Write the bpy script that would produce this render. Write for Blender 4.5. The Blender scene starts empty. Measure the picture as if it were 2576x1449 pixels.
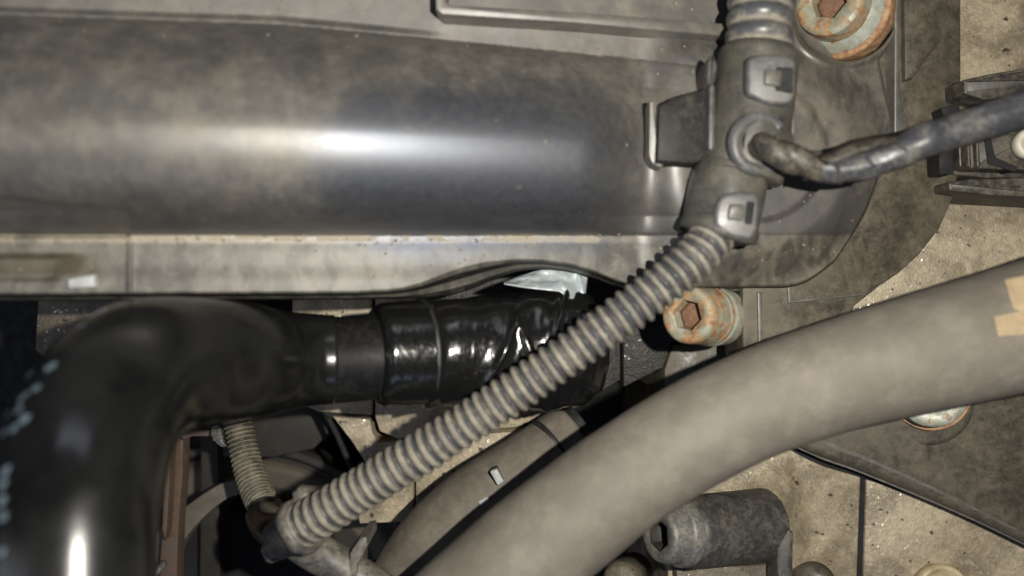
import bpy, bmesh, math, random
import numpy as np
from mathutils import Vector, Matrix, noise as mnoise

random.seed(7)
scene = bpy.context.scene
R = math.radians

# ------------------------------------------------------------------ camera
D = 0.32                       # camera height above the reference plane (m)
S = 0.36 / 2576.0              # metres per drawing unit on that plane
cam_d = bpy.data.cameras.new('camera')
cam = bpy.data.objects.new('camera', cam_d)
scene.collection.objects.link(cam)
cam.location = (0, 0, D)
cam_d.sensor_width = 36.0
cam_d.lens = 18.0 / (0.18 / D)
cam_d.clip_start = 0.005
cam_d.clip_end = 20
cam_d.dof.use_dof = True
cam_d.dof.focus_distance = 0.352
cam_d.dof.aperture_fstop = 5.6
scene.camera = cam

# ------------------------------------------------------------------ light
world = bpy.data.worlds.new('World')
scene.world = world
world.use_nodes = True
bg = world.node_tree.nodes['Background']
bg.inputs[0].default_value = (0.55, 0.65, 0.95, 1)
bg.inputs[1].default_value = 0.03

def area(name, loc, target, size, size_y, power, col, shape='RECTANGLE'):
    l = bpy.data.lights.new(name, 'AREA')
    l.shape = shape
    l.size = size
    if shape in ('RECTANGLE', 'ELLIPSE'):
        l.size_y = size_y
    l.energy = power
    l.color = col
    o = bpy.data.objects.new(name, l)
    scene.collection.objects.link(o)
    o.location = loc
    o.rotation_euler = (Vector(target) - Vector(loc)).to_track_quat('-Z', 'Y').to_euler()
    return o

# the phone's LED beside the lens, and weak daylight from the open side of the bay
area('phone_led', (0.066, 0.021, 0.345), (0.03, 0.0, 0.0), 0.007, 0.007, 2.05, (1.0, 0.955, 0.86), 'DISK')
area('daylight', (-0.62, -0.10, 0.60), (-0.05, -0.03, 0.05), 0.30, 0.60, 1.0, (0.80, 0.86, 1.0))
area('daylight_front', (0.0, -0.62, 0.50), (0.0, 0.04, 0.03), 0.60, 0.14, 0.42, (0.52, 0.64, 1.0))

area('daylight_back', (-0.05, 0.68, 0.46), (-0.02, 0.0, 0.03), 0.60, 0.12, 0.42, (0.78, 0.84, 1.0))

vs = scene.view_settings
vs.view_transform = 'Standard'
vs.look = 'None'
vs.exposure = 0
vs.gamma = 1
scene.render.engine = 'CYCLES'

# ------------------------------------------------------------------ helpers
def fac(z):
    return (D - z) / D

def P(u, v, z):
    f = fac(z)
    return Vector(((u - 1288.0) * S * f, (724.5 - v) * S * f, z))

def link(name, me, mat, parent=None, smooth=True):
    o = bpy.data.objects.new(name, me)
    scene.collection.objects.link(o)
    if mat:
        me.materials.append(mat)
    if parent:
        me.transform(Matrix.Translation(-parent.location))
        o.parent = parent
    else:
        c = Vector((0, 0, 0))
        if len(me.vertices):
            n = len(me.vertices)
            a = np.empty(n * 3)
            me.vertices.foreach_get('co', a)
            a = a.reshape(-1, 3)
            lo, hi = a.min(0), a.max(0)
            c = Vector(((lo[0] + hi[0]) / 2, (lo[1] + hi[1]) / 2, lo[2]))
        me.transform(Matrix.Translation(-c))
        o.location = c
    if smooth:
        me.polygons.foreach_set('use_smooth', [True] * len(me.polygons))
    return o

def thing(name, label, cat, loc, group=None):
    o = bpy.data.objects.new(name, None)
    o.empty_display_size = 0.01
    scene.collection.objects.link(o)
    o.location = loc
    o['label'] = label
    o['category'] = cat
    if group:
        o['group'] = group
    return o

def tag(o, label, cat, group=None):
    o['label'] = label
    o['category'] = cat
    if group:
        o['group'] = group
    return o

def sub(name, me, mat, part, smooth=True):
    """a sub-part: child of a part whose own parent is a thing"""
    o = bpy.data.objects.new(name, me)
    scene.collection.objects.link(o)
    me.materials.append(mat)
    base = part.parent.location if part.parent else part.location
    me.transform(Matrix.Translation(-base))
    o.parent = part
    if smooth:
        me.polygons.foreach_set('use_smooth', [True] * len(me.polygons))
    return o

def crom(pts, n):
    """Catmull-Rom through rows of pts, resampled evenly along world length"""
    p = np.array(pts, float)
    p = np.vstack([2 * p[0] - p[1], p, 2 * p[-1] - p[-2]])
    out = []
    for i in range(1, len(p) - 2):
        for t in np.linspace(0, 1, 40, endpoint=False):
            a, b, c, d = p[i - 1], p[i], p[i + 1], p[i + 2]
            out.append(0.5 * ((2 * b) + (-a + c) * t + (2 * a - 5 * b + 4 * c - d) * t * t + (-a + 3 * b - 3 * c + d) * t ** 3))
    out.append(p[-2])
    out = np.array(out)
    seg = np.linalg.norm(np.diff(out[:, :3], axis=0), axis=1)
    L = np.concatenate([[0], np.cumsum(seg)])
    s = np.linspace(0, L[-1], n)
    return np.stack([np.interp(s, L, out[:, k]) for k in range(out.shape[1])], 1), s

def wpath(pts):
    """(u, v, z, r) rows -> world x, y, z, radius rows"""
    rows = []
    for (u, v, z, r) in pts:
        q = P(u, v, z)
        rows.append((q.x, q.y, q.z, r * S * fac(z)))
    return rows

def tube_mesh(pts, n=60, seg=40, prof=None, cap=(True, True), dustf=None, world_pts=False, squash=1.0):
    rows = pts if world_pts else wpath(pts)
    c, s = crom(rows, n)
    pos = c[:, :3]
    rad = c[:, 3]
    tan = np.gradient(pos, axis=0)
    tan /= np.linalg.norm(tan, axis=1)[:, None]
    up = np.array([0, 0, 1.0])
    if abs(tan[0] @ up) > 0.95:
        up = np.array([0, 1.0, 0])
    nrm = np.cross(tan[0], up)
    nrm /= np.linalg.norm(nrm)
    V, F, DU = [], [], []
    ang = np.linspace(0, 2 * math.pi, seg, endpoint=False)
    ca, sa = np.cos(ang), np.sin(ang)
    for i in range(n):
        nrm = nrm - tan[i] * (nrm @ tan[i])
        nrm /= np.linalg.norm(nrm)
        bi = np.cross(nrm, tan[i])          # points up for a level tube
        r = np.full(seg, rad[i])
        if prof is not None:
            r = r + prof(s[i], ang, rad[i], s[-1])
        V.append(pos[i] + nrm * (r * ca)[:, None] + bi * (r * sa * squash)[:, None])
        if dustf is not None:
            DU.append(np.full(seg, dustf(s[i], s[-1])))
    V = np.vstack(V)
    for i in range(n - 1):
        for j in range(seg):
            k = (j + 1) % seg
            F.append((i * seg + j, i * seg + k, (i + 1) * seg + k, (i + 1) * seg + j))
    V = V.tolist()
    if cap[0]:
        F.append(tuple(range(seg - 1, -1, -1)))
    if cap[1]:
        F.append(tuple(range((n - 1) * seg, n * seg)))
    me = bpy.data.meshes.new('tube')
    me.from_pydata(V, [], F)
    if dustf is not None:
        at = me.attributes.new('dust', 'FLOAT', 'POINT')
        at.data.foreach_set('value', np.concatenate(DU))
    fix(me)
    return me

def fix(me):
    bm = bmesh.new()
    bm.from_mesh(me)
    bmesh.ops.recalc_face_normals(bm, faces=bm.faces)
    bm.to_mesh(me)
    bm.free()

def prism_mesh(poly, z0, z1, bev=0.0, seg=2, sl=0.0, ztilt=None):
    """poly (u, v) outline as seen at height z1, walls straight along z"""
    bm = bmesh.new()
    top = [bm.verts.new(P(u, v, z1)) for (u, v) in poly]
    f = bm.faces.new(top)
    f.normal_update()
    if f.normal.z < 0:
        f.normal_flip()
    ex = bmesh.ops.extrude_face_region(bm, geom=[f])
    vv = [g for g in ex['geom'] if isinstance(g, bmesh.types.BMVert)]
    # the extruded copy becomes the top, the original the bottom
    for v in vv:
        pass
    for v in top:
        v.co.z = z0
    bmesh.ops.recalc_face_normals(bm, faces=bm.faces)
    if bev > 0:
        es = [e for e in bm.edges if all(vt.co.z > z1 - 1e-6 for vt in e.verts)]
        bmesh.ops.bevel(bm, geom=es, offset=bev, segments=seg, profile=0.5, affect='EDGES')
    if ztilt:
        for v in bm.verts:
            v.co.z += ztilt(v.co.x, v.co.y)
    me = bpy.data.meshes.new('prism')
    bm.to_mesh(me)
    bm.free()
    return me

def smoothpoly(pts, n=120, closed=True):
    p = np.array(pts, float)
    m = len(p)
    out = []
    k = max(2, n // m)
    for i in range(m if closed else m - 1):
        a, b = p[(i - 1) % m] if closed or i > 0 else p[i], p[i]
        c = p[(i + 1) % m]
        d = p[(i + 2) % m] if closed or i + 2 < m else c
        for t in np.linspace(0, 1, k, endpoint=False):
            out.append(tuple(0.5 * ((2 * b) + (-a + c) * t + (2 * a - 5 * b + 4 * c - d) * t * t + (-a + 3 * b - 3 * c + d) * t ** 3)))
    if not closed:
        out.append(tuple(p[-1]))
    return out

def roundpoly(pts, r, n=5):
    """round the corners of a polygon"""
    out = []
    m = len(pts)
    for i in range(m):
        a, b, c = Vector(pts[i - 1]), Vector(pts[i]), Vector(pts[(i + 1) % m])
        da, dc = (a - b), (c - b)
        k = min(r, da.length * 0.45, dc.length * 0.45)
        p0, p1 = b + da.normalized() * k, b + dc.normalized() * k
        for t in np.linspace(0, 1, n):
            out.append(tuple(p0 * (1 - t) ** 2 + b * 2 * t * (1 - t) + p1 * t * t))
    return out

def axis_frame(axis):
    a = Vector(axis).normalized()
    return a.to_track_quat('Z', 'Y').to_matrix()

def lathe_mesh(base, axis, prof, seg=48, hexr=None, rot=0.0, cap0=True, cap1=True, wob=0.0):
    """prof rows (h, r [, h='hex']) in metres along axis from base"""
    M = axis_frame(axis)
    V, F = [], []
    b = Vector(base)
    for row in prof:
        h, r = row[0], row[1]
        hx = len(row) > 2
        for j in range(seg):
            a = 2 * math.pi * j / seg + rot
            rr = r
            if hx:
                w = (a - rot) % (math.pi / 3) - math.pi / 6
                rr = r * math.cos(math.pi / 6) / math.cos(w)
            if wob:
                rr *= 1 + wob * mnoise.noise(Vector((math.cos(a) * 2, math.sin(a) * 2, h * 300)))
            V.append(b + M @ Vector((rr * math.cos(a), rr * math.sin(a), h)))
    n = len(prof)
    for i in range(n - 1):
        for j in range(seg):
            k = (j + 1) % seg
            F.append((i * seg + j, i * seg + k, (i + 1) * seg + k, (i + 1) * seg + j))
    if cap0:
        F.append(tuple(range(seg - 1, -1, -1)))
    if cap1:
        F.append(tuple(range((n - 1) * seg, n * seg)))
    me = bpy.data.meshes.new('lathe')
    me.from_pydata([tuple(v) for v in V], [], F)
    fix(me)
    return me

def sharp(o, ang=35):
    me = o.data
    me.polygons.foreach_set('use_smooth', [True] * len(me.polygons))
    bm = bmesh.new()
    bm.from_mesh(me)
    for e in bm.edges:
        if len(e.link_faces) == 2 and e.calc_face_angle(0) > R(ang):
            e.smooth = False
    bm.to_mesh(me)
    bm.free()
    return o

# ------------------------------------------------------------------ materials
class NT:
    def __init__(self, name):
        self.m = bpy.data.materials.new(name)
        self.m.use_nodes = True
        self.t = self.m.node_tree
        self.b = self.t.nodes['Principled BSDF']
        self.pos = self.t.nodes.new('ShaderNodeNewGeometry').outputs['Position']

    def set(self, sock, val):
        if isinstance(val, bpy.types.NodeSocket):
            self.t.links.new(val, sock)
        else:
            if sock.type == 'RGBA' and len(val) == 3:
                val = (*val, 1)
            sock.default_value = val

    def vscale(self, v):
        n = self.t.nodes.new('ShaderNodeVectorMath')
        n.operation = 'MULTIPLY'
        self.set(n.inputs[0], self.pos)
        n.inputs[1].default_value = v
        return n.outputs[0]

    def noise(self, scale, detail=4, rough=0.6, dist=0.0, vec=None, off=None):
        n = self.t.nodes.new('ShaderNodeTexNoise')
        v = vec if vec is not None else self.pos
        if off:
            a = self.t.nodes.new('ShaderNodeVectorMath')
            self.set(a.inputs[0], v)
            a.inputs[1].default_value = off
            v = a.outputs[0]
        self.set(n.inputs['Vector'], v)
        n.inputs['Scale'].default_value = scale
        n.inputs['Detail'].default_value = detail
        n.inputs['Roughness'].default_value = rough
        n.inputs['Distortion'].default_value = dist
        return n.outputs['Fac']

    def voro(self, scale, feat='F1'):
        n = self.t.nodes.new('ShaderNodeTexVoronoi')
        self.set(n.inputs['Vector'], self.pos)
        n.inputs['Scale'].default_value = scale
        n.feature = feat
        return n.outputs['Distance']

    def ramp(self, f, a, b, lo=0.0, hi=1.0):
        n = self.t.nodes.new('ShaderNodeMapRange')
        n.interpolation_type = 'SMOOTHSTEP'
        self.set(n.inputs[0], f)
        for i, x in enumerate((a, b, lo, hi)):
            n.inputs[1 + i].default_value = x
        return n.outputs[0]

    def math(self, op, a, b=0.0, clamp=False):
        n = self.t.nodes.new('ShaderNodeMath')
        n.operation = op
        n.use_clamp = clamp
        self.set(n.inputs[0], a)
        self.set(n.inputs[1], b)
        return n.outputs[0]

    def mix(self, f, a, b):
        n = self.t.nodes.new('ShaderNodeMix')
        n.data_type = 'RGBA'
        self.set(n.inputs[0], f)
        self.set(n.inputs[6], a)
        self.set(n.inputs[7], b)
        return n.outputs[2]

    def mixf(self, f, a, b):
        n = self.t.nodes.new('ShaderNodeMix')
        self.set(n.inputs[0], f)
        self.set(n.inputs[2], a)
        self.set(n.inputs[3], b)
        return n.outputs[0]

    def attr(self, name):
        n = self.t.nodes.new('ShaderNodeAttribute')
        n.attribute_name = name
        return n.outputs['Fac']

    def xyz(self):
        n = self.t.nodes.new('ShaderNodeSeparateXYZ')
        self.set(n.inputs[0], self.pos)
        return n.outputs

    def bump(self, h, strength, dist):
        n = self.t.nodes.new('ShaderNodeBump')
        n.inputs['Strength'].default_value = strength
        n.inputs['Distance'].default_value = dist
        self.set(n.inputs['Height'], h)
        if self.b.inputs['Normal'].links:
            self.t.links.new(self.b.inputs['Normal'].links[0].from_socket, n.inputs['Normal'])
        self.t.links.new(n.outputs[0], self.b.inputs['Normal'])

    def out(self, col, rough, metal=0.0, spec=0.5):
        self.set(self.b.inputs['Base Color'], col)
        self.set(self.b.inputs['Roughness'], rough)
        self.set(self.b.inputs['Metallic'], metal)
        self.set(self.b.inputs['Specular IOR Level'], spec)
        return self.m

def dusty(name, base, dust, amount=0.5, scale=90, r0=0.32, r1=0.8, fine=900, bump=0.0002, dist=0.6, spec=0.5, use_attr=False, contrast=0.22, spread=0.0):
    n = NT(name)
    a = n.noise(scale, 7, 0.62, dist)
    b = n.noise(scale * 4.3, 5, 0.65, off=(3, 1, 2))
    c = n.noise(fine, 3, 0.6)
    f = n.math('ADD', n.math('MULTIPLY', a, 0.46), n.math('MULTIPLY', b, 0.34))
    f = n.math('ADD', f, n.math('MULTIPLY', c, 0.20))
    mid = 0.5 + (0.5 - amount) * 0.35
    m = n.ramp(f, mid - contrast / 2, mid + contrast / 2)
    if use_attr:
        at = n.attr('dust')
        m = n.math('ADD', n.math('MULTIPLY', m, 1 - spread), at, True)
    m = n.math('MULTIPLY', m, 0.92)
    dv = n.mix(n.ramp(n.noise(scale * 2.1, 4, 0.6, off=(7, 7, 1)), 0.35, 0.65), dust, tuple(x * 0.72 for x in dust))
    col = n.mix(m, base, dv)
    rough = n.mixf(m, r0, r1)
    n.bump(n.math('ADD', n.math('MULTIPLY', c, 0.5), n.math('MULTIPLY', b, 0.5)), 0.5, bump)
    return n.out(col, rough, 0.0, spec)

BLACK = (0.016, 0.016, 0.018)
DUST = (0.30, 0.262, 0.20)

def cover_material():
    n = NT('dusty_cover_plastic')
    U = n.math('MULTIPLY', n.attr('su'), 1000.0)      # surface coordinates of the moulding
    V = n.math('MULTIPLY', n.attr('sv'), 1000.0)
    a = n.noise(1, 7, 0.6, 0.6, vec=n.vscale((135, 75, 75)))
    a2 = n.noise(24, 5, 0.6, 0.4, off=(8, 2, 0))
    b = n.noise(420, 6, 0.65, 0.3, off=(3, 1, 2))
    c = n.noise(1300, 3, 0.6)
    f = n.math('ADD', n.math('MULTIPLY', a, 0.38), n.math('MULTIPLY', a2, 0.32))
    f = n.math('ADD', f, n.math('ADD', n.math('MULTIPLY', b, 0.18), n.math('MULTIPLY', c, 0.12)))
    rag = n.math('MULTIPLY', n.math('SUBTRACT', n.noise(75, 7, 0.62, 0.4, off=(5, 0, 0)), 0.5), 2.2)
    # wiped patch on the right part of the barrel: crisp at its right end, ragged at its left
    ex = n.math('ABSOLUTE', n.math('MULTIPLY', n.math('SUBTRACT', U, 1190), 1 / 385.0))
    ex = n.math('POWER', ex, 3.6)
    ey = n.math('POWER', n.math('ABSOLUTE', n.math('MULTIPLY', n.math('SUBTRACT', V, 425), 1 / 205.0)), 3.2)
    e = n.math('ADD', n.math('ADD', ex, ey), n.math('MULTIPLY', rag, n.ramp(U, 1600, 1200, 0.30, 1.0)))
    e = n.math('ADD', e, n.math('MULTIPLY', n.ramp(U, 1050, 650), n.math('MULTIPLY', n.math('SUBTRACT', n.noise(190, 5, 0.6, 0.5, off=(3, 3, 3)), 0.45), 2.0)))
    wipe = n.ramp(e, 2.1, 0.1)
    # the steep lower flank holds little dust
    low = n.math('MULTIPLY', n.ramp(V, 400, 560), n.ramp(V, 594, 586))
    m = n.ramp(n.math('SUBTRACT', f, n.math('MULTIPLY', low, 0.16)), 0.34, 0.64, 0.30, 0.92)
    m = n.math('MULTIPLY', m, n.math('SUBTRACT', 1.0, n.math('MULTIPLY', wipe, 0.95)))
    sp = n.ramp(n.noise(210, 2, 0.5, off=(1, 9, 4)), 0.71, 0.77)
    m = n.math('ADD', m, n.math('MULTIPLY', sp, 0.4), True)
    # silt packed along the crease between barrel and flange
    cr = n.math('MULTIPLY', n.ramp(n.math('ABSOLUTE', n.math('SUBTRACT', V, 600)), 15, 4), n.math('MULTIPLY', n.ramp(U, 1640, 1480), n.ramp(a, 0.30, 0.58, 0.15, 1.0)))
    flat = n.ramp(V, 604, 618)
    stain = n.math('MULTIPLY', n.ramp(U, 330, 180), n.math('MULTIPLY', n.ramp(V, 622, 650), n.ramp(n.math('ADD', V, n.math('MULTIPLY', rag, 8)), 700, 684)))
    dv = n.mix(n.ramp(n.noise(110, 6, 0.65, off=(7, 7, 1)), 0.33, 0.67), (0.180, 0.163, 0.132), (0.105, 0.098, 0.084))
    dv = n.mix(n.math('MULTIPLY', flat, 0.75), dv, n.mix(n.ramp(a, 0.35, 0.62), (0.100, 0.093, 0.077), (0.190, 0.177, 0.146)))
    dv = n.mix(n.math('MULTIPLY', n.ramp(U, 1640, 1900), 0.7), dv, n.mix(n.ramp(a, 0.35, 0.62), (0.070, 0.062, 0.048), (0.150, 0.131, 0.100)))
    film = n.mix(n.ramp(b, 0.3, 0.7), (0.012, 0.0125, 0.015), (0.026, 0.0265, 0.029))
    col = n.mix(m, film, dv)
    col = n.mix(n.math('MULTIPLY', cr, 0.75), col, (0.31, 0.265, 0.19))
    col = n.mix(n.math('MULTIPLY', stain, 0.75), col, (0.055, 0.045, 0.025))
    rough = n.mixf(m, n.mixf(n.noise(160, 4, 0.6), 0.42, 0.52), 0.48)
    rough = n.math('MAXIMUM', rough, n.math('MULTIPLY', cr, 0.8))
    n.bump(n.math('ADD', n.math('MULTIPLY', c, 0.5), n.math('MULTIPLY', b, 0.6)), 0.3, 0.0002)
    n.set(n.b.inputs['Specular Tint'], n.mix(wipe, (1.0, 1.0, 1.0), (0.66, 0.76, 1.0)))  # bluish reflected light put into the wiped patch's specular colour
    n.set(n.b.inputs['Coat Weight'], n.math('MULTIPLY', n.ramp(V, 600, 580), n.math('MULTIPLY', n.ramp(m, 0.95, 0.05), 1.0)))
    n.b.inputs['Coat Roughness'].default_value = 0.50
    n.b.inputs['Coat IOR'].default_value = 1.75
    return n.out(col, rough, 0.0, n.mixf(wipe, n.mixf(flat, 0.85, 0.45), 1.0))

def casting(name, base=(0.42, 0.352, 0.245), dark=(0.19, 0.155, 0.105), bumpd=0.0005, metal=0.6, r=0.50, glint=0.5):
    n = NT(name)
    a = n.noise(48, 6, 0.62, 0.5)
    b = n.noise(380, 5, 0.65)
    vt = n.t.nodes.new('ShaderNodeTexVoronoi')
    n.set(vt.inputs['Vector'], n.pos)
    vt.inputs['Scale'].default_value = 900
    sep = n.t.nodes.new('ShaderNodeSeparateColor')
    n.t.links.new(vt.outputs['Color'], sep.inputs[0])
    cell = sep.outputs[0]
    cell2 = sep.outputs[1]
    pit = n.ramp(n.noise(330, 2, 0.5, off=(4, 4, 4)), 0.27, 0.33)
    col = n.mix(n.ramp(a, 0.34, 0.64), dark, base)
    col = n.mix(n.ramp(b, 0.34, 0.66, 0, 0.5), col, tuple(x * 0.6 for x in base))
    col = n.mix(n.math('MULTIPLY', n.ramp(cell, 0.45, 1.0), 0.20), col, tuple(min(1, x * 1.7) for x in base))
    gl = n.math('MULTIPLY', n.ramp(cell2, 0.90, 0.97), n.ramp(n.noise(90, 4, 0.6, off=(2, 5, 5)), 0.40, 0.62))
    col = n.mix(n.math('MULTIPLY', gl, glint), col, (0.80, 0.76, 0.66))
    st = n.ramp(n.noise(26, 7, 0.68, 1.2, off=(1, 3, 2)), 0.46, 0.64)
    col = n.mix(n.math('MULTIPLY', st, 0.60), col, tuple(x * 0.6 for x in dark))
    col = n.mix(pit, tuple(x * 0.25 for x in dark), col)
    n.bump(n.math('ADD', b, n.math('MULTIPLY', vt.outputs['Distance'], 0.6)), 0.55, bumpd)
    n.bump(n.noise(150, 4, 0.6, off=(9, 1, 1)), 0.6, 0.0012)
    return n.out(col, n.mixf(gl, r, 0.25), n.math('MULTIPLY', gl, metal), 0.5)

def rust_zinc(name, rust=0.45, zinc=(0.40, 0.43, 0.37)):
    n = NT(name)
    a = n.noise(150, 6, 0.65, 0.5)
    b = n.noise(520, 4, 0.6)
    f = n.math('ADD', n.math('MULTIPLY', a, 0.75), n.math('MULTIPLY', b, 0.25))
    mid = 0.5 + (0.5 - rust) * 0.4
    m = n.ramp(f, mid - 0.06, mid + 0.06)
    rc = n.mix(n.ramp(n.noise(330, 4, 0.6, off=(1, 1, 8)), 0.35, 0.65), (0.22, 0.105, 0.055), (0.38, 0.24, 0.12))
    zc = n.mix(n.ramp(n.noise(300, 4, 0.6, off=(6, 1, 8)), 0.35, 0.65), zinc, tuple(x * 0.75 for x in (zinc[0], zinc[1], zinc[2] * 0.85)))
    n.bump(b, 0.6, 0.0003)
    return n.out(n.mix(m, zc, rc), n.mixf(m, 0.42, 0.75), n.mixf(m, 0.10, 0.0), 0.5)

def plain(name, col, rough=0.5, var=0.25, scale=200, metal=0.0, spec=0.5, bump=0.0001):
    n = NT(name)
    a = n.noise(scale, 5, 0.6)
    c = n.mix(n.ramp(a, 0.3, 0.7), tuple(x * (1 - var) for x in col), tuple(min(1, x * (1 + var)) for x in col))
    n.bump(a, 0.4, bump)
    return n.out(c, n.mixf(n.ramp(a, 0.3, 0.7), rough * 0.85, min(1, rough * 1.15)), metal, spec)

M = {}
M['cover'] = cover_material()
M['dark_dusty'] = dusty('dusty_dark_plastic', (0.036, 0.032, 0.025), (0.140, 0.119, 0.083), 0.5, 70, contrast=0.36)
M['clip'] = dusty('clip_plastic', (0.036, 0.037, 0.034), (0.155, 0.14, 0.11), 0.40, 70, r0=0.36, r1=0.6, spec=0.5, contrast=0.45)
M['latch'] = dusty('latch_plastic', (0.055, 0.058, 0.064), (0.18, 0.168, 0.145), 0.36, 110, r0=0.36, r1=0.6, contrast=0.4)
M['loom'] = dusty('loom_plastic', (0.055, 0.057, 0.062), (0.285, 0.256, 0.20), 0.44, 110, r0=0.34, use_attr=True, spread=0.35)
M['loom_fine'] = dusty('loom_fine_plastic', (0.05, 0.05, 0.04), (0.27, 0.235, 0.16), 0.5, 120, r0=0.4, use_attr=True, spread=0.3)
M['cable'] = dusty('cable_tape', (0.034, 0.0355, 0.041), (0.13, 0.122, 0.11), 0.36, 130, r0=0.36)
M['pipe'] = dusty('dusty_pipe_rubber', (0.118, 0.102, 0.080), (0.196, 0.176, 0.146), 0.54, 44, r0=0.55, r1=0.8, contrast=0.42, bump=0.0007)
M['hose_under'] = dusty('dusty_hose_rubber', (0.085, 0.073, 0.057), (0.18, 0.158, 0.125), 0.52, 80, r0=0.6, r1=0.85, contrast=0.4)
M['casting'] = casting('cast_aluminium')
M['casting_brown'] = casting('cast_aluminium_brown', (0.17, 0.14, 0.10), (0.08, 0.07, 0.05), r=0.6, glint=0.2)  # darker, browner copy of the cast aluminium
M['casting_dark'] = casting('added_panel_dark', (0.035, 0.031, 0.025), (0.016, 0.015, 0.013), metal=0.1, r=0.6, glint=0.05)
M['lit_edge_grey'] = dusty('lit_grey_edge', (0.13, 0.125, 0.115), (0.30, 0.285, 0.25), 0.6, 160, r0=0.45, r1=0.7, contrast=0.4)  # pale grey that gives the chamfer strip its lit look
M['zinc'] = rust_zinc('rusty_zinc', 0.50, (0.33, 0.335, 0.27))
M['zinc_clean'] = rust_zinc('lightly_rusted_zinc', 0.34, (0.37, 0.385, 0.345))
M['rust'] = rust_zinc('heavy_rust', 0.95)
M['socket_rust'] = dusty('packed_rust', (0.15, 0.075, 0.045), (0.26, 0.15, 0.095), 0.5, 220, r0=0.7, r1=0.85, bump=0.0005)
M['bracket_rust'] = dusty('rusty_steel', (0.075, 0.058, 0.046), (0.13, 0.072, 0.04), 0.5, 160, r0=0.6, r1=0.85)
M['tan'] = plain('tan_mark', (0.36, 0.275, 0.165), 0.7, 0.25, 120)
M['white'] = plain('white_tag', (0.36, 0.37, 0.38), 0.5, 0.15)
M['void'] = plain('grimy_and_shade_black', (0.006, 0.006, 0.006), 0.8)  # near-black of dark parts, also of the shade strips on the casting
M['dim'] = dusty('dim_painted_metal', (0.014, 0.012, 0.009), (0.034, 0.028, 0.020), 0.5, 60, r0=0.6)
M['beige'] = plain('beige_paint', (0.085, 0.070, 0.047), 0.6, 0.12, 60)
M['socket_steel'] = dusty('dusty_steel', (0.085, 0.088, 0.088), (0.22, 0.20, 0.16), 0.45, 170, r0=0.36, r1=0.7, spec=0.7)
M['core'] = dusty('cable_core', (0.028, 0.026, 0.022), (0.14, 0.122, 0.09), 0.42, 200, r0=0.4)
M['hook'] = dusty('hook_plastic', (0.014, 0.014, 0.013), (0.06, 0.055, 0.043), 0.35, 90, r0=0.55, r1=0.8, spec=0.3)
M['junction'] = dusty('junction_plastic', (0.045, 0.046, 0.048), (0.22, 0.195, 0.15), 0.45, 130, r0=0.36, r1=0.7, contrast=0.3)
M['boss'] = dusty('dusty_boss', (0.036, 0.035, 0.034), (0.125, 0.112, 0.09), 0.42, 110, r0=0.42)
M['connector'] = dusty('connector_plastic', (0.026, 0.024, 0.021), (0.115, 0.098, 0.07), 0.45, 130, r0=0.45)
M['edge_grey'] = plain('tape_edge', (0.018, 0.018, 0.017), 0.5, 0.4, 400)
M['ring_white'] = plain('pale_grommet', (0.55, 0.51, 0.42), 0.45, 0.12)

def rubber_gloss():
    n = NT('glossy_black_hose')
    x, y, z = n.xyz()
    a = n.noise(40, 4, 0.6)
    b = n.noise(500, 3, 0.6)
    col = n.mix(n.ramp(a, 0.35, 0.65), (0.005, 0.0052, 0.0052), (0.012, 0.0122, 0.012))
    n.bump(b, 0.3, 0.00008)
    return n.out(col, n.mixf(n.ramp(a, 0.3, 0.7), 0.15, 0.26), 0.0, 0.5)
M['hose'] = rubber_gloss()
M['matte_rubber'] = dusty('matte_black_rubber', (0.006, 0.006, 0.0065), (0.020, 0.0195, 0.018), 0.40, 120, r0=0.46, r1=0.7, spec=0.22)
M['print'] = plain('worn_pale_blue_print', (0.12, 0.16, 0.19), 0.5, 0.3, 300)

def tape_mat():
    n = NT('shiny_black_tape')
    w = n.noise(1, 3, 0.5, 0.8, vec=n.vscale((130, 50, 50)))
    f = n.noise(700, 3, 0.6)
    col = n.mix(n.ramp(f, 0.70, 0.78), (0.007, 0.007, 0.007), (0.05, 0.05, 0.045))
    n.bump(w, 0.45, 0.0010)
    n.bump(f, 0.2, 0.0001)
    return n.out(col, n.ramp(f, 0.3, 0.7, 0.13, 0.24), 0.0, 0.6)
M['tape'] = tape_mat()

def foil_mat():
    n = NT('silver_foil')
    w = n.noise(160, 5, 0.6, 0.8)
    n.bump(w, 0.6, 0.002)
    return n.out(n.mix(n.ramp(w, 0.35, 0.65), (0.62, 0.68, 0.70), (0.46, 0.52, 0.55)), 0.40, 0.35)
M['foil'] = foil_mat()

# ------------------------------------------------------------------ setting: the depth of the engine bay
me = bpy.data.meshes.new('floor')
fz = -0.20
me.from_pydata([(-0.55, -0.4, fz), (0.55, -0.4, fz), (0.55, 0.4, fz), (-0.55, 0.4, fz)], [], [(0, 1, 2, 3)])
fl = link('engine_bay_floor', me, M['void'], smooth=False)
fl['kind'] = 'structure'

# ------------------------------------------------------------------ cast housing behind everything
def poly_part(name, poly, z0, z1, mat, parent, bev=0.0006, seg=2, ztilt=None, ang=35, rnd=0):
    if rnd:
        poly = roundpoly(poly, rnd)
    o = link(name, prism_mesh(poly, z0, z1, bev, seg, ztilt=ztilt), mat, parent)
    return sharp(o, ang)

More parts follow.
